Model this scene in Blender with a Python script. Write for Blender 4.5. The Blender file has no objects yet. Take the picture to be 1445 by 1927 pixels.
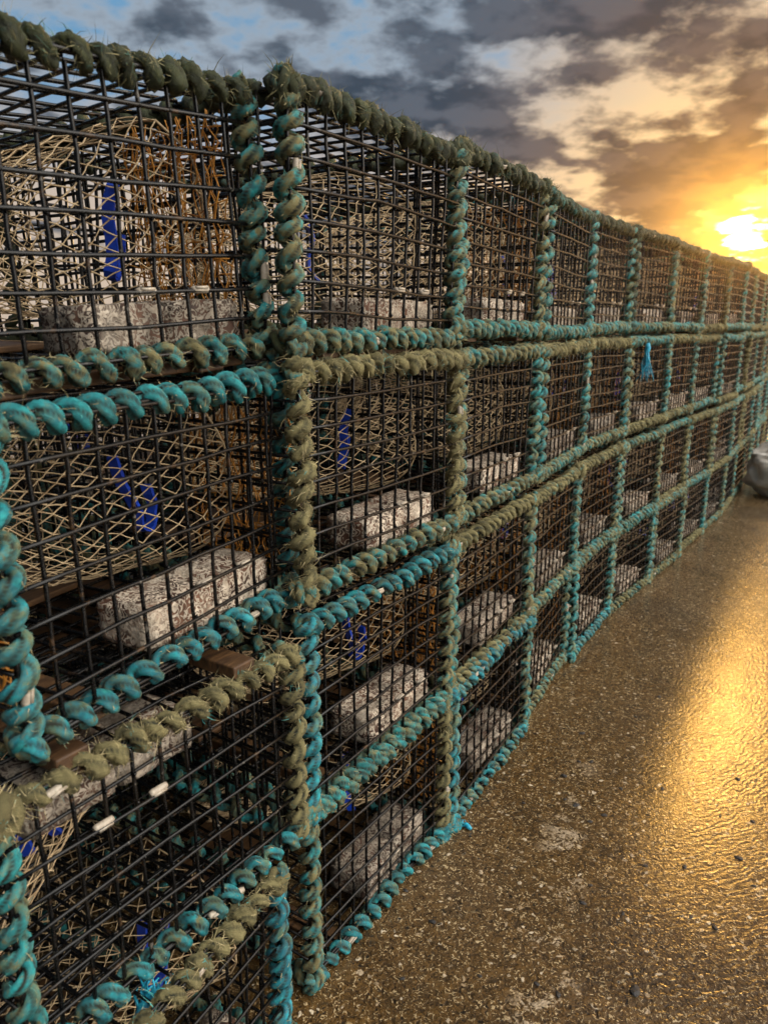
import bpy, math, random
import numpy as np
from mathutils import Matrix, Vector, Euler

C = bpy.context.scene.collection
S = bpy.context.scene
R = math.radians
rng = np.random.default_rng(7)
random.seed(7)
h = 1.38                                   # eye height
SUN_AZ, SUN_EL = R(24.6), R(5.7)           # clockwise from +Y

# ------------------------------------------------------------------ helpers
def new_mesh(name, verts, faces, smooth=True):
    me = bpy.data.meshes.new(name)
    me.from_pydata([tuple(v) for v in verts], [], [tuple(f) for f in faces])
    if smooth:
        me.polygons.foreach_set('use_smooth', [True] * len(me.polygons))
    me.update()
    return me

def put(name, me, mats, parent=None, loc=(0, 0, 0), rot=(0, 0, 0), scale=(1, 1, 1)):
    if not me.materials:
        for m in (mats if isinstance(mats, (list, tuple)) else [mats]):
            me.materials.append(m)
    o = bpy.data.objects.new(name, me)
    C.objects.link(o)
    o.location, o.rotation_euler, o.scale = loc, rot, scale
    if parent: o.parent = parent
    return o

def tag(o, label=None, cat=None, group=None, kind=None):
    for k, v in (('label', label), ('category', cat), ('group', group), ('kind', kind)):
        if v: o[k] = v
    return o

def empty(name, loc, rot=(0, 0, 0), scale=1):
    o = bpy.data.objects.new(name, None)
    C.objects.link(o)
    o.location, o.rotation_euler, o.scale = loc, rot, (scale,) * 3
    o.empty_display_size = .1
    return o

class MB:
    """collects tubes, boxes and strips into one mesh"""
    def __init__(s): s.v, s.f, s.m = [], [], []; s.n = 0
    def add(s, v, f, mat=0):
        v = np.asarray(v, float)
        s.v.append(v); s.f += [tuple(int(i) + s.n for i in q) for q in f]; s.m += [mat] * len(f); s.n += len(v)
    def tube(s, pts, r, sides=5, closed=False, cap=True, mat=0):
        P = np.asarray(pts, float); n = len(P)
        T = np.roll(P, -1, 0) - np.roll(P, 1, 0)
        if not closed: T[0] = P[1] - P[0]; T[-1] = P[-1] - P[-2]
        T /= np.linalg.norm(T, axis=1)[:, None] + 1e-12
        ref = np.array([0.13, 0.31, 0.94]) if abs(T[:, 2]).mean() < .8 else np.array([.95, .2, .1])
        A = np.cross(T, ref); A /= np.linalg.norm(A, axis=1)[:, None] + 1e-12
        B = np.cross(T, A)
        r = np.broadcast_to(np.asarray(r, float), (n,))
        a = np.linspace(0, 2 * math.pi, sides, endpoint=False)
        V = P[:, None] + r[:, None, None] * (A[:, None] * np.cos(a)[None, :, None] + B[:, None] * np.sin(a)[None, :, None])
        F = []
        for i in range(n if closed else n - 1):
            k = (i + 1) % n
            for j in range(sides):
                l = (j + 1) % sides
                F.append((i * sides + j, i * sides + l, k * sides + l, k * sides + j))
        if cap and not closed:
            F.append(tuple(range(sides - 1, -1, -1))); F.append(tuple((n - 1) * sides + j for j in range(sides)))
        s.add(V.reshape(-1, 3), F, mat)
    def box(s, c, d, mat=0):
        c = np.array(c); d = np.array(d) / 2
        q = np.array([(x, y, z) for x in (-1, 1) for y in (-1, 1) for z in (-1, 1)]) * d + c
        s.add(q, [(0, 1, 3, 2), (4, 6, 7, 5), (0, 4, 5, 1), (2, 3, 7, 6), (0, 2, 6, 4), (1, 5, 7, 3)], mat)
    def mesh(s, name, smooth=True, mats=()):
        me = new_mesh(name, np.concatenate(s.v), s.f, smooth)
        for m in mats: me.materials.append(m)
        if any(s.m): me.polygons.foreach_set('material_index', s.m)
        return me

def bevel(me, w, seg=2):
    import bmesh
    b = bmesh.new(); b.from_mesh(me)
    bmesh.ops.bevel(b, geom=b.edges[:], offset=w, segments=seg, affect='EDGES', profile=.5)
    b.to_mesh(me); b.free()
    return me

# ------------------------------------------------------------------ node helper
class NT:
    def __init__(s, tree): s.t = tree; s.t.nodes.clear()
    def n(s, kind, **kw):
        o = s.t.nodes.new(kind)
        for k, v in kw.items():
            if k in ('inp',):
                for a, b in v.items(): s.set(o.inputs[a], b)
            else: setattr(o, k, v)
        return o
    def set(s, sock, v):
        if isinstance(v, bpy.types.NodeSocket): s.t.links.new(v, sock)
        elif v is not None: sock.default_value = v
    def math(s, op, a, b=None, c=None, clamp=False):
        o = s.n('ShaderNodeMath', operation=op, use_clamp=clamp)
        for i, v in enumerate((a, b, c)): s.set(o.inputs[i], v)
        return o.outputs[0]
    def vmath(s, op, a, b=None, out=0):
        o = s.n('ShaderNodeVectorMath', operation=op)
        s.set(o.inputs[0], a); s.set(o.inputs[1], b)
        return o.outputs[out]
    def mix(s, f, a, b, mode='MIX', clamp=False):
        o = s.n('ShaderNodeMix', data_type='RGBA', blend_type=mode, clamp_result=clamp)
        s.set(o.inputs[0], f); s.set(o.inputs[6], a); s.set(o.inputs[7], b)
        return o.outputs[2]
    def map(s, v, a, b, c=0., d=1., smooth=False):
        o = s.n('ShaderNodeMapRange', interpolation_type='SMOOTHSTEP' if smooth else 'LINEAR')
        for i, x in enumerate((v, a, b, c, d)): s.set(o.inputs[i], x)
        return o.outputs[0]
    def noise(s, vec, scale, detail=3, rough=.55, dist=0., out=0):
        o = s.n('ShaderNodeTexNoise')
        s.set(o.inputs['Vector'], vec)
        for k, v in (('Scale', scale), ('Detail', detail), ('Roughness', rough), ('Distortion', dist)): s.set(o.inputs[k], v)
        return o.outputs[out]
    def voro(s, vec, scale, feature='F1', out='Distance', rnd=1.):
        o = s.n('ShaderNodeTexVoronoi', feature=feature)
        s.set(o.inputs['Vector'], vec); s.set(o.inputs['Scale'], scale); s.set(o.inputs['Randomness'], rnd)
        return o.outputs[out]
    def scale(s, vec, xyz):
        o = s.n('ShaderNodeMapping'); s.set(o.inputs['Vector'], vec); o.inputs['Scale'].default_value = xyz
        return o.outputs[0]

def rgb(*c): return (c[0], c[1], c[2], 1)

def material(name):
    m = bpy.data.materials.new(name); m.use_nodes = True
    t = NT(m.node_tree)
    bsdf = t.n('ShaderNodeBsdfPrincipled'); out = t.n('ShaderNodeOutputMaterial')
    t.t.links.new(bsdf.outputs[0], out.inputs[0])
    return m, t, bsdf
def bump(t, bsdf, height, strength, dist):
    b = t.n('ShaderNodeBump'); b.inputs['Strength'].default_value = strength; b.inputs['Distance'].default_value = dist
    t.set(b.inputs['Height'], height); t.t.links.new(b.outputs[0], bsdf.inputs['Normal'])

# rope: object colour R = share of olive dirt, G = share of blue, B = share of moss
def mat_rope():
    m, t, b = material('rope')
    info = t.n('ShaderNodeObjectInfo'); sep = t.n('ShaderNodeSeparateColor'); t.set(sep.inputs[0], info.outputs['Color'])
    uv = t.n('ShaderNodeUVMap').outputs[0]; tc = t.n('ShaderNodeTexCoord').outputs['Object']
    rnd = t.math('MULTIPLY', info.outputs['Random'], 37.)
    pos = t.vmath('ADD', tc, t.n('ShaderNodeCombineXYZ', inp={0: rnd, 1: rnd, 2: rnd}).outputs[0])
    fib = t.noise(t.scale(uv, (9, 60, 1)), 2.2, 3, .6)                  # fibres along the strand
    n1 = t.noise(pos, 30, 4, .65, .4); n2 = t.noise(pos, 80, 3, .6)
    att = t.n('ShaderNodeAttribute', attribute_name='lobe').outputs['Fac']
    teal = t.mix(t.map(n2, .3, .7), rgb(.006, .125, .135), rgb(.03, .36, .35))
    blue = t.mix(t.map(n2, .35, .7), rgb(.004, .13, .28), rgb(.015, .34, .52))
    base = t.mix(t.math('MULTIPLY', sep.outputs[1], t.map(n1, .3, .6), clamp=True), teal, blue)
    green = t.mix(t.map(fib, .3, .7), rgb(.05, .12, .085), rgb(.14, .25, .17))
    base = t.mix(t.map(t.math('ADD', n1, t.math('MULTIPLY', sep.outputs[0], .35)), .58, .74), base, green)
    olive = t.mix(t.map(fib, .3, .72), rgb(.075, .065, .025), rgb(.31, .27, .125))
    lim = t.math('ADD', t.math('MULTIPLY', n1, .55), t.math('MULTIPLY', n2, .45))
    o_f = t.map(t.math('ADD', lim, t.math('MULTIPLY', sep.outputs[0], .62)), .80, .90)
    base = t.mix(o_f, base, olive)
    moss = t.mix(t.map(fib, .3, .7), rgb(.012, .02, .006), rgb(.06, .068, .02))
    m_f = t.map(t.math('ADD', lim, t.math('MULTIPLY', sep.outputs[2], .6)), .74, .9)
    base = t.mix(m_f, base, moss)
    gr = t.map(t.noise(pos, 13, 4, .65), .36, .60, .5, 1.)
    base = t.mix(1., base, t.n('ShaderNodeCombineColor', inp={0: gr, 1: gr, 2: gr}).outputs[0], 'MULTIPLY')
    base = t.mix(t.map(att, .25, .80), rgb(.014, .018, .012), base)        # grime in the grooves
    t.set(b.inputs['Base Color'], base)
    t.set(b.inputs['Roughness'], t.map(o_f, 0, 1, .55, .9)); b.inputs['Specular IOR Level'].default_value = .35
    bump(t, b, t.math('ADD', fib, t.math('MULTIPLY', n2, .5)), .75, .0035)
    return m
def mat_fibre():
    m, t, b = material('rope_fibre')
    info = t.n('ShaderNodeObjectInfo'); sep = t.n('ShaderNodeSeparateColor'); t.set(sep.inputs[0], info.outputs['Color'])
    tc = t.n('ShaderNodeTexCoord').outputs['Object']
    n = t.noise(tc, 60, 2)
    c = t.mix(t.map(n, .3, .7), rgb(.13, .10, .04), rgb(.46, .38, .20))
    c = t.mix(t.map(t.noise(tc, 23, 2), .62, .66), c, rgb(.04, .27, .26))
    c = t.mix(t.math('MULTIPLY', sep.outputs[2], .85), c, t.mix(n, rgb(.018, .024, .006), rgb(.12, .12, .04)))
    t.set(b.inputs['Base Color'], c); b.inputs['Roughness'].default_value = .7
    return m
def mat_wire():
    m, t, b = material('coated_wire')
    tc = t.n('ShaderNodeTexCoord').outputs['Object']
    n = t.noise(tc, 90, 3); n2 = t.noise(tc, 9, 4)
    c = t.mix(t.map(n2, .54, .70), rgb(.0014, .0015, .0018), rgb(.009, .007, .005))
    c = t.mix(t.math('MULTIPLY', t.map(t.noise(tc, 26, 4, .7), .60, .68), .8), c, rgb(.05, .027, .012))
    c = t.mix(t.math('MULTIPLY', t.map(t.noise(tc, 41, 3, .7), .66, .70), .7), c, rgb(.11, .10, .085))
    t.set(b.inputs['Base Color'], c)
    t.set(b.inputs['Roughness'], t.map(n, .3, .7, .20, .36)); b.inputs['Specular IOR Level'].default_value = .25
    bump(t, b, n, .3, .0012)
    return m
def mat_block():
    m, t, b = material('ballast_concrete')
    tc = t.n('ShaderNodeTexCoord').outputs['Object']
    info = t.n('ShaderNodeObjectInfo')
    rnd = t.math('MULTIPLY', info.outputs['Random'], 11.)
    pos = t.vmath('ADD', tc, t.n('ShaderNodeCombineXYZ', inp={0: rnd, 1: rnd, 2: rnd}).outputs[0])
    w = t.noise(pos, 62, 1.5, .5, 1.6)
    ridge = t.math('ABSOLUTE', t.math('SUBTRACT', w, .5))
    worm = t.map(ridge, .055, .085)                                     # pale worm tracks (marine growth)
    rust = t.mix(t.map(t.noise(pos, 16, 3), .4, .65), rgb(.045, .02, .012), rgb(.20, .095, .055))
    pale = t.mix(t.map(t.noise(pos, 130, 3), .3, .7), rgb(.46, .37, .28), rgb(.82, .71, .57))
    pale = t.mix(t.map(t.noise(pos, 9, 3), .48, .62, 0, .7), pale, rgb(.33, .27, .20))
    patch = t.map(t.noise(pos, 13, 3), .30, .50)
    f = t.math('MULTIPLY', worm, patch)
    tone = t.map(info.outputs['Random'], 0, 1, .52, 1.)
    grime = t.map(t.noise(pos, 22, 4, .65), .34, .56, .55, 1.)
    tone = t.math('MULTIPLY', tone, grime)
    tv = t.n('ShaderNodeCombineColor', inp={0: tone, 1: tone, 2: tone}).outputs[0]
    t.set(b.inputs['Base Color'], t.mix(1., t.mix(f, pale, rust), tv, 'MULTIPLY')); b.inputs['Roughness'].default_value = .8
    bump(t, b, t.math('ADD', t.math('SUBTRACT', 1., worm), t.math('MULTIPLY', t.noise(pos, 200, 3), .4)), .8, .004)
    return m
def mat_simple(name, c1, c2, sc, rough, bmp=.2, spec=.4, stretch=(1, 1, 1)):
    m, t, b = material(name)
    tc = t.scale(t.n('ShaderNodeTexCoord').outputs['Object'], stretch)
    n = t.noise(tc, sc, 4, .6)
    t.set(b.inputs['Base Color'], t.mix(t.map(n, .3, .7), rgb(*c1), rgb(*c2)))
    b.inputs['Roughness'].default_value = rough; b.inputs['Specular IOR Level'].default_value = spec
    bump(t, b, n, bmp, .004)
    return m
M = dict(rope=mat_rope(), fibre=mat_fibre(), wire=mat_wire(), block=mat_block(),
         net=mat_simple('tan_twine', (.22, .14, .07), (.62, .47, .28), 45, .6),
         orange=mat_simple('orange_twine', (.28, .10, .012), (.60, .27, .04), 40, .6),
         blue=mat_simple('blue_plastic', (.004, .02, .22), (.010, .06, .50), 30, .38),
         wood=mat_simple('wet_timber', (.02, .009, .004), (.12, .06, .022), 14, .6, .5, .4, (1, 9, 3)),
         clip=mat_simple('grey_clip', (.15, .12, .09), (.40, .35, .28), 90, .45, .3),
         stone=mat_simple('dark_stone', (.006, .006, .008), (.03, .028, .027), 60, .4, .4),
         sack=mat_simple('plastic_sack', (.60, .54, .47), (.90, .86, .80), 7, .5, .5))

# ------------------------------------------------------------------ rope
def rope_mesh(L, turns, seed, fray=0., m=18, seg=24, Rr=.0124, rc=.0128):
    g = np.random.default_rng(seed)
    n = int(turns * seg) + 1
    s = np.linspace(-.018, L + .018, n)
    def wob(k, amp):                                                    # smooth random curve along the rope
        x = np.linspace(0, 1, k); return np.interp(np.linspace(0, 1, n), x, g.normal(0, amp, k))
    th = 2 * math.pi * turns * np.linspace(0, 1, n) + g.uniform(0, 6.28) + wob(int(turns * 1.5) + 3, .38)
    rr = rc * (1 + wob(int(turns * 2) + 2, .16)) * (1.03 if fray < .5 else .95)
    P = np.stack([s + wob(int(turns) + 3, .004), rr * np.cos(th) + wob(6, .002), rr * np.sin(th) + wob(6, .002)], 1)
    k = np.array([.25, .5, .25])
    for c in range(3):
        for _ in range(3): P[1:-1, c] = np.convolve(P[:, c], k, 'valid')
    T = np.gradient(P, axis=0); sl = np.linalg.norm(T, axis=1); T /= sl[:, None]
    arc = np.cumsum(sl)
    N = P - np.stack([P[:, 0], np.zeros(n), np.zeros(n)], 1); N -= T * (N * T).sum(1)[:, None]
    N /= np.linalg.norm(N, axis=1)[:, None] + 1e-9
    B = np.cross(T, N)
    a = np.linspace(0, 2 * math.pi, m, endpoint=False)
    tw = 2 * math.pi * arc / (.064 + .005 * g.normal())
    a2 = a[None, :] + tw[:, None]
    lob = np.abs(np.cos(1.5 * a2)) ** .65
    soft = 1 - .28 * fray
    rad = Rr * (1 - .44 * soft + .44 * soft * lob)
    rad *= (1 + wob(int(turns * 5), .06 + .17 * fray))[:, None]
    if fray > 0: rad *= 1 + fray * g.normal(0, .12, rad.shape)
    V = P[:, None] + rad[..., None] * (N[:, None] * np.cos(a)[None, :, None] + B[:, None] * np.sin(a)[None, :, None])
    V = V.reshape(-1, 3)
    i = np.arange(n - 1)[:, None] * m; j = np.arange(m)[None, :]; l = (j + 1) % m
    F = np.stack([i + j, i + l, i + m + l, i + m + j], -1).reshape(-1, 4)
    caps = [tuple(range(m - 1, -1, -1)), tuple((n - 1) * m + q for q in range(m))]
    nf = len(F)
    verts = [V]; faces = [tuple(f) for f in F.tolist()] + caps
    base = len(V)
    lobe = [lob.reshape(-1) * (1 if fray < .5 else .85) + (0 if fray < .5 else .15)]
    # loose fibres
    cnt = int(turns * (36 + 95 * fray)) if seg > 16 else int(turns * 12 * fray)
    for _ in range(cnt):
        q = int(g.integers(2, n - 2)); w = int(g.integers(0, m))
        p = V[q * m + w]; nn = (p - P[q]) / (np.linalg.norm(p - P[q]) + 1e-9)
        d = nn * g.uniform(.15, 1.) + T[q] * g.normal(0, 1.1) + g.normal(0, .45, 3); d /= np.linalg.norm(d)
        ln = g.uniform(.004, .010 + .009 * fray); sd = np.cross(d, nn + g.normal(0, .3, 3)); sd /= np.linalg.norm(sd) + 1e-9
        wd = g.uniform(.0003, .0008)
        bend = g.normal(0, .75, 3) * ln
        p0 = p - nn * .001; p1 = p0 + d * ln * .5 + bend * .25; p2 = p0 + d * ln + bend - nn * ln * g.uniform(0, .7)
        verts.append(np.array([p0 + sd * wd, p0 - sd * wd, p1 + sd * wd * .8, p1 - sd * wd * .8, p2])); 
        faces += [(base, base + 1, base + 3, base + 2), (base + 2, base + 3, base + 4)]; base += 5
        lobe.append(np.ones(5))
    me = bpy.data.meshes.new('edge_rope')
    AV = np.concatenate(verts)
    me.from_pydata(AV.tolist(), [], faces)
    me.polygons.foreach_set('use_smooth', [True] * len(me.polygons))
    mi = [0] * (nf + 2) + [1] * (len(faces) - nf - 2)
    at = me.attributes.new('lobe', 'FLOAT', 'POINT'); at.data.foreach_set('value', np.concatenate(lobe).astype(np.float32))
    # uv: around the strands, along the rope
    vi = np.zeros(len(me.loops), np.int32); me.loops.foreach_get('vertex_index', vi)
    uu = np.zeros((len(AV), 2)); uu[:len(V), 0] = a2.reshape(-1) / 6.283; uu[:len(V), 1] = np.repeat(arc, m)
    uvl = me.uv_layers.new(name='UVMap'); 
    uq = uu[vi].copy(); uq = uq[:, ::-1]                                # x = along, y = around
    uvl.data.foreach_set('uv', uq.reshape(-1).astype(np.float32))
    me.materials.append(M['rope']); me.materials.append(M['fibre'])
    me.polygons.foreach_set('material_index', mi)
    me.update()
    return me

W, H, D = .575, .395, .80
NX, NZ, ND = 11, 8, 15
ROPES = {}
sd = 100
for ax, L, tn in (('x', W, 15.2), ('z', H, 10.4)):
    for kind, fr in (('clean', .06), ('mixed', .45), ('frayed', 1.)):
        for q in range(3):
            ROPES.setdefault((ax, kind), []).append(rope_mesh(L, tn * (1 + .06 * (q - 1)), sd, fr)); sd += 1
for ax, L, tn in (('x', W, 10), ('y', D, 14), ('z', H, 7)):
    ROPES[(ax, 'back')] = [rope_mesh(L, tn, sd + q, .3, 8, 12) for q in range(2)]; sd += 3

# ------------------------------------------------------------------ cage
def smooth_field(g):
    k = g.normal(0, 1, (4, 3)) * 6; ph = g.uniform(0, 6.28, 4); am = g.normal(0, .0022, (4, 3))
    return lambda P: P + sum(np.sin(P @ k[i] + ph[i])[:, None] * am[i] for i in range(4))
def cage_mesh(seed):
    g = np.random.default_rng(seed); f = smooth_field(g); b = MB()
    x0, x1, y0, y1 = -W / 2, W / 2, -D / 2, D / 2
    xs = np.linspace(x0, x1, NX + 1); zs = np.linspace(0, H, NZ + 1); ys = np.linspace(y0, y1, ND + 1)
    rw = .0033
    def line(p, q, n=8, bow=.0034):
        P = np.linspace(p, q, n); P[1:-1] += np.cumsum(g.normal(0, bow * .5, (n - 2, 3)), 0) * np.sin(np.linspace(0, math.pi, n))[1:-1, None]
        b.tube(f(P), rw, 6)
    c = .014
    for x in xs:                                                        # hoops front-top-back-bottom with rounded bends
        pts = []
        for (yc, zc, a0) in ((y0, 0, 180), (y1, 0, 270), (y1, H, 0), (y0, H, 90)):
            cy = yc + c * (1 if yc < 0 else -1); cz = zc + c * (1 if zc == 0 else -1)
            for da in (0, 45, 90):
                a = R(a0 + da); pts.append((x, cy + c * math.cos(a), cz + c * math.sin(a)))
        full = []
        for i in range(len(pts)):
            p, q = np.array(pts[i]), np.array(pts[(i + 1) % len(pts)]); d = np.linalg.norm(q - p)
            full.append(p)
            if d > .1:
                for t in np.linspace(0, 1, 8)[1:-1]: full.append(p + (q - p) * t + g.normal(0, .0009, 3))
        b.tube(f(np.array(full)), rw, 6, closed=True)
    o = rw * 1.7
    for z in zs: line((x0, y0 - o, z), (x1, y0 - o, z)); line((x0, y1 + o, z), (x1, y1 + o, z))
    for y in ys: line((x0, y, H + o), (x1, y, H + o)); line((x0, y, -o), (x1, y, -o))
    for xe in (x0, x1):
        e = -o if xe < 0 else o
        for z in zs: line((xe + e, y0, z), (xe + e, y1, z))
        for y in ys[1:-1]: line((xe + 2 * e, y, 0), (xe + 2 * e, y, H))
    # weld beads on the front mesh
    oc = np.array([(1, 0, 0), (-1, 0, 0), (0, 1, 0), (0, -1, 0), (0, 0, 1), (0, 0, -1)]) * .0042
    of = [(0, 2, 4), (2, 1, 4), (1, 3, 4), (3, 0, 4), (2, 0, 5), (1, 2, 5), (3, 1, 5), (0, 3, 5)]
    for x in xs[1:-1]:
        for z in zs[1:-1]: b.add(f(np.array([[x, y0 - o * .6, z]])) + oc, of)
    # the heavy frame bar under the edge ropes
    for z in (0, H):
        for y in (y0, y1): b.tube(f(np.linspace((x0, y, z), (x1, y, z), 9)), .0042, 6)
        for x in (x0, x1): b.tube(f(np.linspace((x, y0, z), (x, y1, z), 9)), .0042, 6)
    for x in (x0, x1):
        for y in (y0, y1): b.tube(f(np.linspace((x, y, 0), (x, y, H), 7)), .0042, 6)
    return b.mesh('wire_cage', True, [M['wire']])
CAGES = [cage_mesh(500 + i) for i in range(4)]

# ------------------------------------------------------------------ net funnel, twine, strap, block, runners, clips
def net_mesh(seed):
    g = np.random.default_rng(seed); b = MB()
    n, m = 25, 34
    P = np.zeros((n, m, 3))
    for i in range(n):
        t = i / (n - 1)
        x = -W * .34 + t * (W * .80) 
        e = t ** .65
        ry = .035 + .215 * e; rz = .028 + .137 * e
        cy = .02 - .06 * e; cz = H * .56 - .03 * (1 - e)
        for j in range(m):
            a = 2 * math.pi * (j + .5 * (i % 2)) / m
            sag = -.022 * math.sin(math.pi * t) * (1 if math.sin(a) < 0 else .5)
            sq = 1 + .16 * abs(math.sin(2 * a)) * e
            P[i, j] = (x + .012 * math.sin(3 * a + seed), cy + ry * sq * math.cos(a), cz + rz * sq * math.sin(a) + sag)
    P += g.normal(0, .0019, P.shape)
    fl = smooth_field(g)
    P = (P.reshape(-1, 3) + (fl(P.reshape(-1, 3) * 1.6) - P.reshape(-1, 3) * 1.6) * 4.5).reshape(P.shape)
    P[..., 1] = np.clip(P[..., 1], -D / 2 + .015, D / 2 - .02); P[..., 2] = np.clip(P[..., 2], .02, H - .012); P[..., 0] = np.clip(P[..., 0], -W / 2 + .012, W / 2 - .012)
    for i in range(n - 1):
        for j in range(m):
            for k in ((0, -1) if i % 2 == 0 else (0, 1)):
                p, q = P[i, j], P[i + 1, (j + k) % m]
                mid = (p + q) / 2 + g.normal(0, .0007, 3)
                b.tube([p, mid, q], g.uniform(.0010, .0015), 4, cap=False)
    oc = np.array([(1, 0, 0), (-1, 0, 0), (0, 1, 0), (0, -1, 0), (0, 0, 1), (0, 0, -1)]) * .0026
    of = [(0, 2, 4), (2, 1, 4), (1, 3, 4), (3, 0, 4), (2, 0, 5), (1, 2, 5), (3, 1, 5), (0, 3, 5)]
    for p in P.reshape(-1, 3): b.add(p + oc, of)                         # the knots
    for i in (0, n - 1): b.tube(np.vstack([P[i], P[i][:1]]), .0022, 4)
    # a few slack ends
    for _ in range(10):
        p = P[g.integers(2, n), g.integers(0, m)]
        pts = [p + np.array([g.normal(0, .012) * q, g.normal(0, .012) * q, -.014 * q]) for q in range(5)]
        b.tube(pts, .0011, 3)
    return b.mesh('net_funnel', True, [M['net']])
def twine_mesh(seed, side):
    g = np.random.default_rng(seed); b = MB()
    x = side * (W / 2 - .022)
    for q in range(34):
        y = -D / 2 + .05 + .26 * (q / 33) + g.normal(0, .006)
        zz = np.linspace(.02, H - .02, 16)
        pts = np.stack([x + g.normal(0, .008) + np.cumsum(g.normal(0, .0022, 16)), y + .010 * np.sin(zz * g.uniform(50, 90) + q) + np.cumsum(g.normal(0, .0028, 16)), zz], 1)
        b.tube(pts, g.uniform(.0011, .0019), 4)
    for q in range(14):
        z = g.uniform(.04, H - .03); yy = np.linspace(-D / 2 + .04, -D / 2 + .33, 12)
        pts = np.stack([x + np.cumsum(g.normal(0, .003, 12)), yy, z + np.cumsum(g.normal(0, .006, 12))], 1)
        b.tube(pts, .0014, 4)
    return b.mesh('twine_netting', True, [M['orange']])
def strap_mesh(seed):
    g = np.random.default_rng(seed); b = MB()
    if seed % 4 == 0:                                                    # a plain hanging strip
        pts = [(.012 * math.sin(i * .8), .006 * math.sin(i * 1.3), .175 - .019 * i) for i in range(9)]
    else:
        k = g.uniform(.7, 1.25)
        pts = [(-.035 * k, 0, .17)] + [(-.03 * k + .004 * i, .004 * math.sin(i), .17 - .028 * i) for i in range(1, 5)]
        pts += [(.008 + .028 * k * math.sin(a), 0, .045 - .028 * math.cos(a)) for a in np.linspace(-1.1, 1.35, 7)]
        top = g.uniform(.07, .14)
        pts += [(.038 * k + .008, .003, .04 + (top - .04) * q) for q in (.3, .65, 1.)]
        pts = [(x + g.normal(0, .0008), y + g.normal(0, .0015), z) for x, y, z in pts]
    P = np.array(pts); T = np.gradient(P, axis=0); T /= np.linalg.norm(T, axis=1)[:, None]
    S_ = np.array([0, 1., 0]); N = np.cross(T, S_)
    w, th = .010, .0035
    V = np.concatenate([[p + N[i] * a * th + S_ * c * w for a, c in ((1, 1), (1, -1), (-1, -1), (-1, 1))] for i, p in enumerate(P)])
    F = []
    for i in range(len(P) - 1):
        for j in range(4): k = (j + 1) % 4; F.append((i * 4 + j, i * 4 + k, i * 4 + 4 + k, i * 4 + 4 + j))
    F += [(3, 2, 1, 0), tuple(len(V) - 4 + q for q in range(4))]
    b.add(V, F)
    me = b.mesh('blue_strap', False, [M['blue']])
    return me
def block_mesh(seed):
    import bmesh
    g = np.random.default_rng(seed)
    bm = bmesh.new()
    for (cx, lx) in ((-.075, .146), (.075, .144)):                        # two bricks side by side, wired together
        r = bmesh.ops.create_cube(bm, size=1)
        for v in r['verts']: v.co = Vector((v.co.x * lx + cx, v.co.y * .112, v.co.z * .072 + .038))
    bmesh.ops.bevel(bm, geom=bm.edges[:], offset=.006, segments=2, affect='EDGES')
    bmesh.ops.subdivide_edges(bm, edges=[e for e in bm.edges if e.calc_length() > .03], cuts=7, use_grid_fill=True)
    for v in bm.verts: v.co += Vector(g.normal(0, .0013, 3))
    me = bpy.data.meshes.new('ballast_block'); bm.to_mesh(me); bm.free()
    me.polygons.foreach_set('use_smooth', [True] * len(me.polygons)); me.materials.append(M['block'])
    return me
def box_mesh(name, d, mat, bw=.003):
    b = MB(); b.box((0, 0, 0), d); me = b.mesh(name, False); bevel(me, bw, 2); me.materials.append(mat); return me
def clip_mesh():
    b = MB()
    b.tube([(-.016, 0, 0), (-.012, 0, .0005), (.012, 0, -.0005), (.016, 0, 0)], [.0048, .0058, .0056, .0046], 10)
    b.box((0, -.0055, .0035), (.024, .003, .004))
    return b.mesh('wire_clip', True, [M['clip']])
NETS = [net_mesh(60 + i) for i in range(3)]
TWINE = {s: [twine_mesh(70 + i + 5 * (s > 0), s) for i in range(2)] for s in (-1, 1)}
STRAPS = [strap_mesh(i) for i in range(1, 7)]; BLOCKS = [block_mesh(80 + i) for i in range(3)]
RUNNER = box_mesh('wooden_runner', (.052, D - .012, .024), M['wood'])
BOARD = box_mesh('base_board', (W * .62, .20, .012), M['wood'])
PLANK = box_mesh('front_plank', (W * .9, .055, .022), M['wood'])
CLIP = clip_mesh()

def knot_mesh(seed):
    g = np.random.default_rng(seed); b = MB()
    for k in range(3):
        ph = g.uniform(0, 6.28, 3); a = np.linspace(0, 2 * math.pi * 1.1, 26); rr = g.uniform(.018, .026)
        ax = g.normal(0, 1, 3); ax /= np.linalg.norm(ax); u = np.cross(ax, (.3, .5, .8)); u /= np.linalg.norm(u); v = np.cross(ax, u)
        P = np.outer(np.cos(a), u) * rr + np.outer(np.sin(a), v) * rr + g.normal(0, .004, 3)
        b.tube(P, .0105 * (1 + .08 * np.sin(a * 9)), 10)
    V = np.concatenate(b.v)
    for _ in range(160):
        p = V[g.integers(0, len(V))]; d = p / (np.linalg.norm(p) + 1e-6) + g.normal(0, .6, 3); d /= np.linalg.norm(d)
        sdv = np.cross(d, (.2, .7, .4)); sdv /= np.linalg.norm(sdv); ln = g.uniform(.008, .024)
        p2 = p + d * ln * .5; p3 = p2 + (d + g.normal(0, .6, 3)) * ln * .5
        b.add([p + sdv * .0009, p - sdv * .0009, p2 + sdv * .0007, p2 - sdv * .0007, p3], [(0, 1, 3, 2), (2, 3, 4)], 1)
    me = b.mesh('corner_knot', True, [M['rope'], M['fibre']])
    at = me.attributes.new('lobe', 'FLOAT', 'POINT'); at.data.foreach_set('value', np.ones(len(me.vertices), np.float32))
    me.uv_layers.new(name='UVMap')
    return me
KNOTS = [knot_mesh(90 + i) for i in range(3)]

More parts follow.
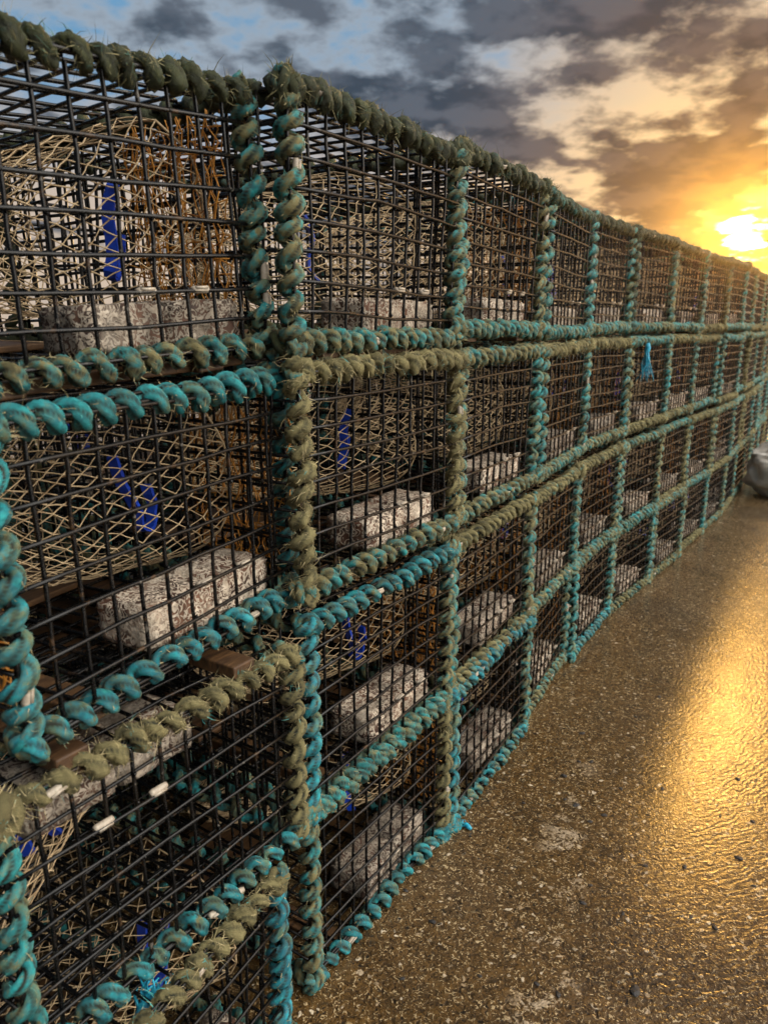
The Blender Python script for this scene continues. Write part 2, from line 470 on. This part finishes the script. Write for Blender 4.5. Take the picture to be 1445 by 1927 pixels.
# ------------------------------------------------------------------ where the traps stand
# ground line of the front faces, in eye heights: the boundaries between the columns
P = [(-.330, .575), (-.109, .939), (.116, 1.299), (.348, 1.695), (.557, 2.093), (.784, 2.455), (1.048, 2.817), (1.299, 3.170),
     (1.555, 3.522), (1.80, 3.88), (2.03, 4.245), (2.255, 4.62), (2.48, 4.99), (2.70, 5.37), (2.93, 5.75), (3.17, 6.12)]
P = [np.array(p) * h for p in P]
Z0 = {0: 1.80, 1: 1.352, 2: .905, 3: .435, 4: .028}
# tones: (olive, blue, moss, kind)
TONE = {'c': (.36, .6, .08, 'clean'), 't': (.52, .22, .24, 'clean'), 'x': (.55, .25, .26, 'mixed'), 'X': (.72, .15, .32, 'mixed'),
        'o': (.86, .1, .1, 'frayed'), 'O': (.98, .0, .0, 'frayed'), 'm': (.30, .1, .80, 'frayed'), 'g': (.45, .0, .62, 'mixed')}
NEAR = {(1, 1): 'mxxx', (1, 2): 'mxxt', (1, 3): 'mxtx', (1, 4): 'gtxt', (1, 5): 'mxtx', (1, 6): 'mtgt', (1, 7): 'mtox',
        (2, 1): 'cccc', (2, 2): 'oxOo', (2, 3): 'xxxt', (2, 4): 'oxtx', (2, 5): 'oxXx', (2, 6): 'tXXt', (2, 7): 'XXot',
        (3, 1): 'octX', (3, 2): 'cxct', (3, 3): 'Xxtx', (3, 4): 'Xxtx', (3, 5): 'Xxxt', (3, 6): 'xxtt',
        (4, 1): 'oxxc', (4, 2): 'xctX', (4, 3): 'ccct', (4, 4): 'Xxtt', (4, 5): 'tctt'}            # top, bottom, near upright, far upright
LOOK = {'m': 'moss green rope along its top', 'g': 'dull green rope along its top', 'c': 'bright teal rope along its top',
        't': 'teal rope along its top', 'x': 'mottled teal rope along its top', 'X': 'dirty teal rope along its top',
        'o': 'frayed olive rope along its top', 'O': 'frayed straw rope along its top'}
ORD = 'first second third fourth fifth sixth seventh eighth ninth tenth eleventh twelfth thirteenth fourteenth fifteenth'.split()
ROW = {1: 'top row', 2: 'second row down', 3: 'third row down', 4: 'bottom row'}

def rope_part(root, ax, kind, tone, loc, rnd):
    me = random.choice(ROPES[(ax, kind)])
    roll = rnd.uniform(0, 6.28)
    rot = {'x': Euler((roll, 0, 0)), 'y': (Matrix.Rotation(R(90), 3, 'Z') @ Matrix.Rotation(roll, 3, 'X')).to_euler(),
           'z': (Matrix.Rotation(R(-90), 3, 'Y') @ Matrix.Rotation(roll, 3, 'X')).to_euler()}[ax]
    o = put('edge_rope', me, None, root, loc, rot)
    o.color = (min(1, max(0, tone[0] + rnd.uniform(-.08, .08))), tone[1] * rnd.uniform(.5, 1.4), tone[2], 1)
    return o

def make_trap(tier, col, A, alpha, z0, tilt=0., flip=False, lean=0., sc=1., where=None, group='lobster traps stacked along the quay', salt=0):
    rnd = random.Random(tier * 100 + col + salt)
    dx = np.array((math.sin(alpha), math.cos(alpha))); dy = np.array((-math.cos(alpha), math.sin(alpha)))
    c = np.array(A) + dx * W * sc / 2 + dy * D * sc / 2
    # Empty at the base; a trap stowed upside down turns about its depth axis
    root = empty('lobster_trap', (c[0], c[1], z0 + (H * sc if flip else 0)), (lean, -tilt + (math.pi if flip else 0), R(90) - alpha), sc)
    code = NEAR.get((tier, col)) if not salt else None
    if not code:
        pool = 'mmg' if tier < 2 else 'xXott'
        code = rnd.choice(pool) + ''.join(rnd.choice('xtXxto') for _ in range(3))
    what = LOOK[code[0]] if not flip else 'frayed olive rope, stowed upside down'
    tag(root, 'black wire lobster trap' + (where or f', {what}, {ORD[col-1]} along the {ROW[tier]}'), 'lobster trap', group)
    x0, x1, y0, y1 = -W / 2, W / 2, -D / 2, D / 2
    put('wire_cage', CAGES[(tier * 3 + col) % 4], None, root)
    T, B, Ln, Rn = code
    if flip: T, B, Ln, Rn = B, T, Rn, Ln
    for ch, ax, loc in ((T, 'x', (x0, y0, H)), (B, 'x', (x0, y0, 0)), (Ln, 'z', (x0, y0, 0)), (Rn, 'z', (x1, y0, 0))):
        t = TONE[ch]; rope_part(root, ax, t[3], t, loc, rnd)
    bt = TONE[rnd.choice('xtx' if tier > 1 else 'mxg')]
    for ax, loc in (('x', (x0, y1, H)), ('x', (x0, y1, 0)), ('z', (x0, y1, 0)), ('z', (x1, y1, 0)),
                    ('y', (x0, y0, H)), ('y', (x1, y0, H)), ('y', (x0, y0, 0)), ('y', (x1, y0, 0))):
        rope_part(root, ax, 'back', bt, loc, rnd)
    for ch, xx, zz in ((T, x0, H), (T, x1, H), (B, x1, 0), (B, x0, 0)):
        if rnd.random() < .6:
            o = put('corner_knot', rnd.choice(KNOTS), None, root, (xx, y0, zz), (rnd.uniform(0, 6), rnd.uniform(0, 6), 0), (rnd.uniform(.75, 1.),) * 3)
            o.color = (*TONE[ch][:3], 1)
    bx = W / 2 - .185 + rnd.uniform(-.02, .01)
    put('ballast_block', BLOCKS[(tier + col) % 3], None, root, (bx, y0 + .075, .008), (0, 0, rnd.uniform(-.06, .06)))
    put('net_funnel', NETS[(tier + 2 * col) % 3], None, root)
    if col < 3 or rnd.random() < .6: put('blue_strap', STRAPS[1] if (tier, col) in ((1, 1), (2, 1)) else rnd.choice(STRAPS), None, root, (W * .24 + rnd.uniform(-.06, .05), y0 + .20 + rnd.uniform(-.04, .10), .10 + rnd.uniform(-.02, .03)), (rnd.uniform(-.3, .3), rnd.uniform(-.3, .4), rnd.uniform(-.9, .9)))
    side = 1 if (tier, col) == (1, 1) else -1
    if (tier, col) in ((1, 1), (2, 1)) or rnd.random() < .45:
        put('twine_netting', rnd.choice(TWINE[side]), None, root)
    for xx in (-.17, .17): put('wooden_runner', RUNNER, None, root, (xx, 0, -.018))
    put('base_board', BOARD, None, root, (-.06, .06, .012))
    if (tier, col) in ((1, 1), (1, 2)) or rnd.random() < .25: put('front_plank', PLANK, None, root, (0.0, y0 + .055, -.018))
    zs = H / NZ; xs = W / NX
    for xx in (bx - .05, bx + .05): put('wire_clip', CLIP, None, root, (xx, y0 - .004, 2 * zs))
    for _ in range(3 if col < 5 else 1):
        e = rnd.randrange(3)
        if e < 2: put('wire_clip', CLIP, None, root, (x0 + xs * (rnd.randrange(NX) + .5), y0 - .010, H * e), (rnd.uniform(-.6, .6), rnd.uniform(-.25, .25), 0))
        else: put('wire_clip', CLIP, None, root, (rnd.choice((x0, x1)), y0 - .012, zs * (rnd.randrange(NZ) + .5)), (0, R(90) + rnd.uniform(-.2, .2), 0))
    return root

for col in range(1, 16):
    for tier in (4, 3, 2, 1):
        rnd = random.Random(col * 31 + tier)
        a, b = P[col - 1], P[col]
        d = b - a; alpha = math.atan2(d[0], d[1]); L = np.linalg.norm(d)
        A = a + d / L * max(0, (L - W) * .5)
        kw = dict(z0=Z0[tier] + rnd.uniform(-.006, .006), tilt=rnd.uniform(-.012, .012), lean=rnd.uniform(-.008, .008))
        nrm = np.array((math.cos(alpha), -math.sin(alpha)))
        if col > 1: A = A + nrm * rnd.uniform(-.012, .012) + d / L * rnd.uniform(-.012, .012); alpha += rnd.uniform(-.02, .02)
        if tier == 1 and col > 1: kw['z0'] += (0, 0, .0, .012, .0, .012, .02, .02, .01, .02, .01, .01, 0, 0, 0, 0)[col]
        far = lambda X, Y, al, s=1.: np.array((X, Y)) * h - np.array((math.sin(al), math.cos(al))) * W * s
        if col == 1:
            if tier == 1: alpha = R(37); A = far(-.150, .962, alpha); kw.update(z0=1.325, tilt=R(3.6), lean=0)
            if tier == 2: alpha = R(27); A = far(-.130, .967, alpha); kw.update(z0=.885, tilt=R(1.5))
            if tier == 3: alpha = R(33.5); A = far(-.128, .885, alpha, .92); kw.update(z0=.425, tilt=0, flip=True, sc=.95)
            if tier == 4: alpha = R(27); A = far(-.130, .86, alpha); kw.update(z0=.002 + .03, tilt=0, sc=.93)
        make_trap(tier, col, A, alpha, **kw)

# a second row stands behind the first, one trap lower
for col in range(1, 10):
    for tier in (4, 3, 2):
        if tier == 2 and col == 1: continue
        rnd = random.Random(col * 57 + tier)
        a, b = P[col - 1], P[col]; d = b - a; alpha = math.atan2(d[0], d[1]); d = d / np.linalg.norm(d)
        A = a + np.array((-d[1], d[0])) * (D + .11 + rnd.uniform(-.02, .02)) + d * rnd.uniform(-.03, .03)
        make_trap(tier, col, A, alpha, Z0[tier] - .01, where=f' standing behind the {ORD[col-1]} trap of the {ROW[tier]}', group='lobster traps in the rear row', salt=7000)
# ------------------------------------------------------------------ ground
def mat_ground():
    m, t, b = material('wet_concrete')
    g = t.n('ShaderNodeTexCoord').outputs['Object']
    big = t.noise(g, .9, 4, .55); mid = t.noise(g, 5, 4, .6, .3); fine = t.noise(g, 210, 3, .65)
    fl = t.noise(g, 64, 2.5, .6, 1.3); fl2 = t.noise(t.vmath('ADD', g, (3.1, 1.7, 0)), 95, 2, .55, 1.6)
    warp = t.vmath('ADD', g, t.vmath('SCALE', t.noise(g, 40, 2, .5, 0, 1), None))
    warp.node.inputs[1].links[0].from_node.inputs[3].default_value = .03
    ag = t.voro(warp, 75); agc = t.voro(warp, 75, out='Color')
    sepc = t.n('ShaderNodeSeparateColor'); t.set(sepc.inputs[0], agc)
    base = t.mix(t.map(fl, .35, .65), rgb(.014, .007, .0015), rgb(.12, .064, .017))
    base = t.mix(t.map(mid, .35, .7, 0, .45), base, rgb(.10, .058, .02))
    base = t.mix(t.map(big, .45, .66, 0, .55), base, rgb(.085, .056, .03))
    flk = t.map(fl2, .60, .645)
    base = t.mix(t.math('MULTIPLY', flk, .75), base, rgb(.46, .35, .20))
    drk = t.map(fl2, .41, .365)
    base = t.mix(t.math('MULTIPLY', drk, .95), base, rgb(.022, .013, .006))
    chip = t.math('MULTIPLY', t.map(sepc.outputs[0], .90, .94), t.map(ag, .46, .32))
    base = t.mix(chip, base, t.mix(sepc.outputs[1], rgb(.25, .17, .09), rgb(.50, .42, .31)))
    pit = t.math('MULTIPLY', t.map(sepc.outputs[2], .86, .9), t.map(ag, .34, .22))
    base = t.mix(pit, base, rgb(.012, .009, .006))
    damp = t.map(t.noise(g, 2.3, 5, .6, .6), .50, .60)
    base = t.mix(t.math('MULTIPLY', damp, .55), base, t.mix(.5, base, rgb(.01, .008, .005), 'MULTIPLY'))
    # worn pale paint: a broken line along the quay
    px = t.n('ShaderNodeSeparateXYZ'); t.set(px.inputs[0], g)
    u = t.math('SUBTRACT', t.math('MULTIPLY', px.outputs[0], .87), t.math('MULTIPLY', t.math('SUBTRACT', px.outputs[1], 1.60), .50))
    u2 = t.math('ADD', t.math('SUBTRACT', t.math('MULTIPLY', px.outputs[0], .948), t.math('MULTIPLY', px.outputs[1], .318)), .0857)
    band = t.math('MULTIPLY', t.math('SUBTRACT', 1., t.map(t.math('ABSOLUTE', u2), .01, .09, 0, 1, True)), t.map(px.outputs[1], 2.3, 1.7))
    paint = t.math('MULTIPLY', band, t.map(t.math('ADD', t.noise(g, 7, 4, .6, .5), t.math('MULTIPLY', fl, .45)), .80, .86), clamp=True)
    base = t.mix(t.math('MULTIPLY', paint, .7), base, rgb(.46, .37, .26))
    t.set(b.inputs['Base Color'], base)
    t.set(b.inputs['Roughness'], t.math('ADD', t.map(big, .35, .65, .34, .48), t.math('MULTIPLY', fine, .14)))
    b.inputs['Specular IOR Level'].default_value = .12
    b.inputs['Coat Weight'].default_value = .9; b.inputs['Coat IOR'].default_value = 1.45
    t.set(b.inputs['Coat Roughness'], t.map(damp, 0, 1, .11, .04))
    # broom marks: shallow arcs
    wv = t.n('ShaderNodeTexWave', wave_type='RINGS', rings_direction='Z'); t.set(wv.inputs['Vector'], t.vmath('ADD', g, (-.1, -3.6, 0)))
    for k, v in (('Scale', 17.), ('Distortion', 9.), ('Detail', 4.), ('Detail Scale', 1.6)): wv.inputs[k].default_value = v
    wmask = t.map(u, .25, .75, 0, 1, True)
    hgt = t.math('ADD', t.math('MULTIPLY', fl, 1.2), t.math('MULTIPLY', fl2, 1.3))
    hgt = t.math('ADD', hgt, t.math('MULTIPLY', chip, .3))
    hgt = t.math('ADD', hgt, t.math('MULTIPLY', fine, .35))
    hgt = t.math('ADD', hgt, t.math('MULTIPLY', t.math('MULTIPLY', wv.outputs['Fac'], t.math('MULTIPLY', wmask, t.map(t.noise(g, 6, 3, .6), .35, .65, .1, 1.))), .8))
    hgt = t.math('ADD', hgt, t.math('MULTIPLY', mid, 1.5))
    bump(t, b, hgt, .9, .0042)
    cb = t.n('ShaderNodeBump'); cb.inputs['Strength'].default_value = .8; cb.inputs['Distance'].default_value = .00052
    t.set(cb.inputs['Height'], hgt); t.t.links.new(cb.outputs[0], b.inputs['Coat Normal'])
    return m
def grid_plane(name, size, n):
    xs = np.linspace(-1, 1, n); xs = np.sign(xs) * np.abs(xs) ** 3 * size
    V = [(x, y, 0) for y in xs for x in xs]
    F = [(j * n + i, j * n + i + 1, j * n + n + i + 1, j * n + n + i) for j in range(n - 1) for i in range(n - 1)]
    return new_mesh(name, V, F, False)
tag(put('ground', grid_plane('ground', 700, 41), mat_ground()), 'wet brown concrete quay with embedded stone chips', 'ground', kind='structure')

# pixel of the 1445 px wide photograph -> point on the ground
TH = R(14.15); FPX = 1400.
def px(x, y, z=0.):
    u, v = (x - 722.5) / FPX, (y - 963.5) / FPX
    d = math.sin(TH) + v * math.cos(TH); f = math.cos(TH) - v * math.sin(TH)
    t = (h - z) / d
    return (u * t, f * t, z)

def stone_mesh(seed):
    import bmesh
    g = np.random.default_rng(seed); bm = bmesh.new()
    bmesh.ops.create_icosphere(bm, subdivisions=2, radius=1)
    for v in bm.verts:
        v.co = Vector((v.co.x * 1.25, v.co.y * .8, v.co.z * .42)) * float(1 + g.normal(0, .1)); v.co.z = max(v.co.z, -.2) + .18
    me = bpy.data.meshes.new('stone_chip'); bm.to_mesh(me); bm.free(); me.materials.append(M['stone'])
    return me
STONES = [stone_mesh(i) for i in range(4)]
spots = [(1061, 1461, 9), (1089, 1434, 6), (1113, 1434, 6), (1084, 1516, 10), (1063, 1505, 6), (1137, 1535, 8), (1110, 1547, 7), (1096, 1700, 9),
         (1168, 1485, 7), (1246, 1485, 7), (1240, 1312, 7), (1095, 1381, 8), (1288, 1632, 8), (1390, 1616, 10), (1345, 1747, 9), (1214, 1630, 7),
         (1195, 1867, 17), (814, 1736, 9), (757, 1843, 7), (1050, 1873, 9), (1010, 1853, 8), (903, 1838, 6), (1111, 1667, 6), (1388, 1467, 7),
         (1416, 1547, 7), (1172, 1720, 6), (1196, 1350, 5), (763, 1677, 7), (985, 1512, 5), (1418, 1668, 6), (1355, 1537, 5), (1300, 1727, 6)]
for i, (x, y, r) in enumerate(spots):
    p = px(x, y); s = r * .55 * math.hypot(p[1], h) / FPX
    o = put('stone_chip', STONES[i % 4], None, None, p, (0, 0, random.uniform(0, 6.28)), (s, s, s))
    tag(o, 'small dark stone chip lying on the wet concrete', 'stone chip', 'dark stone chips scattered on the concrete')

# scrap of blue rope on the ground
def tuft_mesh(name, n, ln, sp, seed, mat):
    g = np.random.default_rng(seed); b = MB()
    for _ in range(n):
        d = np.array([g.normal(0, sp), g.normal(0, sp), -1.]); d /= np.linalg.norm(d); l = ln * g.uniform(.6, 1.)
        q = g.normal(0, .004, 3)
        pts = [q + d * l * t + np.array([.012 * math.sin(4 * t + q[0] * 900), .012 * math.cos(5 * t + q[1] * 900), 0]) * t for t in np.linspace(0, 1, 7)]
        b.tube(pts, np.linspace(.0032, .0012, 7), 4)
    b.tube([(0, 0, .035), (0.004, 0, .015), (0, .003, 0), (0, 0, -.012)], [.009, .013, .014, .008], 9)
    return b.mesh(name, True, [mat])
M['bluerope'] = mat_simple('blue_rope', (.004, .12, .24), (.03, .44, .60), 80, .5)
o = put('rope_scrap', tuft_mesh('rope_scrap', 16, .045, .35, 3, M['bluerope']), None, None, (0, 0, 0), (R(88), 0, R(40)))
o.scale = (.55,) * 3; o.location = px(876, 1554, .008); tag(o, 'short blue rope scrap on the concrete by the bottom traps', 'rope scrap')
def front(col, s, off, z):
    a, b = P[col - 1], P[col]; d = (b - a) / np.linalg.norm(b - a)
    q = a + (b - a) * s + np.array((d[1], -d[0])) * off
    return (q[0], q[1], z)
o = put('rope_tassel', tuft_mesh('rope_tassel', 26, .15, .13, 5, M['bluerope']), None, None, front(6, .28, .035, 1.262))
tag(o, 'bright blue frayed rope end hanging in front of the stacked traps', 'rope end')
o = put('rope_tassel', tuft_mesh('rope_tassel', 22, .06, .5, 6, M['bluerope']), None, None, (-.262 * h, .662 * h, .372), (R(150), R(40), 0))
tag(o, 'blue frayed rope end poking up between the two lowest traps', 'rope end')

# pale sack standing at the far end
def sack_mesh():
    import bmesh
    bm = bmesh.new(); bmesh.ops.create_icosphere(bm, subdivisions=5, radius=1)
    from mathutils import noise
    for v in bm.verts:
        c = v.co.copy(); r = 1.
        q = Vector((math.copysign(abs(c.x) ** .75, c.x), math.copysign(abs(c.y) ** .75, c.y), math.copysign(abs(c.z) ** .7, c.z)))
        cr = noise.ridged_multi_fractal(c * 1.7, 1., 2.2, 4, .9, 2.) * .10 + noise.noise(c * 2.2) * .16 + abs(noise.noise(c * 4.1)) * -.16 + .05
        q *= 1 + cr - .05
        v.co = Vector((q.x * .30, q.y * .26, q.z * .20)); v.co.z = max(v.co.z, -.185) + .185
        if c.z > .6: v.co += Vector((.02, 0, .07)) * (c.z - .6) * 2
    me = bpy.data.meshes.new('sack'); bm.to_mesh(me); bm.free()
    me.polygons.foreach_set('use_smooth', [True] * len(me.polygons)); me.materials.append(M['sack'])
    return me
sp = px(1484, 930)
o = put('sack', sack_mesh(), None, None, (sp[0], sp[1], 0), (0, 0, R(20)), (1.05, 1.05, 1.05))
tag(o, 'crumpled pale plastic sack lying on the concrete beside the far traps', 'sack')
# heap of teal rope thrown on the sack
def heap_mesh():
    g = np.random.default_rng(12); b = MB(); pts = []
    for i in range(420):
        a = i * .33; rr = .15 + .05 * math.sin(i * .071)
        pts.append((rr * math.cos(a) + g.normal(0, .006), rr * .8 * math.sin(a) + g.normal(0, .006), .02 + .0003 * i + .02 * math.sin(i * .23)))
    b.tube(pts, .011, 7)
    me = b.mesh('rope_coil', True, [M['rope']])
    at = me.attributes.new('lobe', 'FLOAT', 'POINT'); at.data.foreach_set('value', np.ones(len(me.vertices), np.float32)); me.uv_layers.new(name='UVMap')
    return me
o = put('rope_coil', heap_mesh(), None, None, (sp[0] + .05, sp[1] + .1, .40), (R(6), 0, 0)); o.color = (.2, .5, 0, 1)
tag(o, 'coil of teal rope heaped on the pale sack', 'rope coil')

# ------------------------------------------------------------------ haze
mh = bpy.data.materials.new('haze'); mh.use_nodes = True
th_ = NT(mh.node_tree); oh = th_.n('ShaderNodeOutputMaterial'); vh = th_.n('ShaderNodeVolumePrincipled')
vh.inputs['Color'].default_value = rgb(1., .70, .30); vh.inputs['Density'].default_value = .0011; vh.inputs['Anisotropy'].default_value = .92
mh.node_tree.links.new(vh.outputs[0], oh.inputs['Volume'])
hb = MB(); hb.box((4, 9.5, 2.0), (40, 30, 6.)); tag(put('haze', hb.mesh('haze', False), mh), 'thin warm haze over the quay', 'haze', kind='stuff')

# ------------------------------------------------------------------ sky and sun
CZ = 2.2
def world():
    w = bpy.data.worlds.new('World'); S.world = w; w.use_nodes = True
    t = NT(w.node_tree)
    out = t.n('ShaderNodeOutputWorld'); bg = t.n('ShaderNodeBackground'); t.t.links.new(bg.outputs[0], out.inputs[0])
    sky = t.n('ShaderNodeTexSky', sky_type='NISHITA', sun_disc=False, sun_elevation=SUN_EL, sun_rotation=SUN_AZ, dust_density=2.)
    d = t.n('ShaderNodeTexCoord').outputs['Generated']
    sx = t.n('ShaderNodeSeparateXYZ'); t.set(sx.inputs[0], d); z = sx.outputs[2]
    az = SUN_AZ
    sd_ = (math.sin(az) * math.cos(SUN_EL), math.cos(az) * math.cos(SUN_EL), math.sin(SUN_EL))
    dot = t.math('MAXIMUM', t.vmath('DOT_PRODUCT', d, sd_, 1), 0.)
    ang = t.math('ARCCOSINE', t.math('MINIMUM', dot, 1.))               # radians from the sun
    g1 = t.map(ang, .43, .05, 0, 1, True); g2 = t.map(ang, .125, .0, 0, 1, True)
    # clear sky between the clouds
    clear = t.mix(t.map(z, .12, .28, 0, 1, True), rgb(.62, .50, .40), rgb(.13, .32, .54))
    clear = t.mix(g1, clear, rgb(1.05, .68, .27)); clear = t.mix(g2, clear, rgb(1.25, .60, .04))
    clear = t.mix(1., clear, t.mix(1., sky.outputs[0], rgb(.006, .006, .006), 'MULTIPLY'), 'ADD')
    # cloud sheet seen in perspective
    den = t.math('ADD', t.math('MAXIMUM', z, 0.), .20)
    pj = t.n('ShaderNodeCombineXYZ', inp={0: t.math('DIVIDE', sx.outputs[0], den), 1: t.math('DIVIDE', sx.outputs[1], den), 2: CZ}).outputs[0]
    n1 = t.noise(pj, 2.1, 2., .5, .1); n2 = t.noise(pj, 8., 5., .55, .1); n3 = t.noise(t.vmath('ADD', pj, (.07, .14, 0)), 8., 2.5, .5, .1)
    n = t.math('ADD', t.math('MULTIPLY', n1, .60), t.math('MULTIPLY', n2, .40))
    n = t.math('ADD', n, t.map(z, .08, .30, -.028, .008))
    n = t.math('SUBTRACT', n, t.map(sx.outputs[0], .12, -.34, 0, .135))
    n = t.math('ADD', n, t.math('MULTIPLY', t.map(sx.outputs[0], .16, .34, 0, .02), t.map(z, .10, .16)))
    thin = t.map(n, .37, .46, 0, 1, True); thick = t.map(n, .435, .535, 0, 1, True)
    edge = t.mix(t.map(z, .12, .30, 0, 1, True), rgb(.60, .50, .42), rgb(.36, .41, .47))
    edge = t.mix(g1, edge, rgb(1.15, .76, .36)); edge = t.mix(g2, edge, rgb(1.3, .60, .04))
    lump = t.map(t.math('SUBTRACT', n2, n3), -.15, .15, 0, 1, True)
    dark = t.mix(lump, t.mix(g1, rgb(.038, .062, .095), rgb(.095, .066, .052)), t.mix(g1, rgb(.10, .125, .165), rgb(.20, .125, .08)))
    dark = t.mix(g2, dark, t.mix(lump, rgb(.20, .075, .006), rgb(.55, .22, .012)))
    low = t.map(z, .02, .13, 0, 1, True)                                 # clouds thin out to the horizon
    c = t.mix(t.math('MULTIPLY', thin, .85), clear, edge)
    c = t.mix(t.math('MULTIPLY', thick, t.math('MULTIPLY_ADD', low, .66, .32)), c, dark)
    c = t.mix(t.math('MULTIPLY', g2, .2), c, rgb(.9, .36, .0), 'ADD')
    ragged = t.math('ADD', ang, t.map(n2, .35, .65, -.012, .016))
    c = t.mix(t.map(ragged, .026, .006, 0, 1, True), c, rgb(12., 9., 4.), 'ADD')
    # outside the frame: the sky behind the camera is dim, a bright break in the cloud lies up to the right,
    # the gold of the sunset runs on to the right of the sun; the gold patch above it is added
    f = t.vmath('DOT_PRODUCT', d, (.30, .80, -.52), 1)
    c = t.mix(t.map(f, .30, -.45, 0, 1, True), c, rgb(.13, .17, .22))
    k = t.vmath('DOT_PRODUCT', d, (.74, -.30, .60), 1)
    c = t.mix(t.map(k, .62, .96, 0, 1, True), c, rgb(6.3, 6.0, 5.5))
    k = t.vmath('DOT_PRODUCT', d, (.86, .47, .20), 1)
    c = t.mix(t.map(k, .84, .97, 0, 1, True), c, rgb(1.4, .72, .2), 'ADD')
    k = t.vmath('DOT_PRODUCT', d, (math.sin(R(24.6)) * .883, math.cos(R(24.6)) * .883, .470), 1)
    c = t.mix(t.map(k, .9962, .9998, 0, 1, True), c, rgb(64., 33., 7.), 'ADD')  # added gold patch, out of view, to put the glare streak on the ground
    c = t.mix(t.map(z, 0., -.02), c, rgb(.05, .04, .03))
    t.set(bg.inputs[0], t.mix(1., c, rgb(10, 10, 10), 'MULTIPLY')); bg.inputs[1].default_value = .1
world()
sl = bpy.data.lights.new('sun', 'SUN'); sl.energy = 3.2; sl.angle = R(1.2); sl.color = (1., .66, .30)
so = bpy.data.objects.new('sun', sl); C.objects.link(so)
so.rotation_euler = (R(90) - SUN_EL, 0, math.pi - SUN_AZ)

# ------------------------------------------------------------------ camera
cd = bpy.data.cameras.new('camera'); co = bpy.data.objects.new('camera', cd); C.objects.link(co)
co.location = (0, 0, h); co.rotation_euler = (R(90) - TH, 0, 0)
cd.sensor_fit = 'HORIZONTAL'; cd.sensor_width = 36; cd.lens = FPX / 1445 * 36
cd.clip_start = .02; cd.clip_end = 3000
cd.dof.use_dof = True; cd.dof.focus_distance = 1.6; cd.dof.aperture_fstop = 7.
S.camera = co
S.view_settings.view_transform = 'Standard'; S.view_settings.look = 'None'
S.view_settings.exposure = 0; S.view_settings.gamma = 1
S.render.engine = 'CYCLES'; S.cycles.max_bounces = 5; S.cycles.diffuse_bounces = 3; S.cycles.glossy_bounces = 3
S.cycles.use_denoising = True
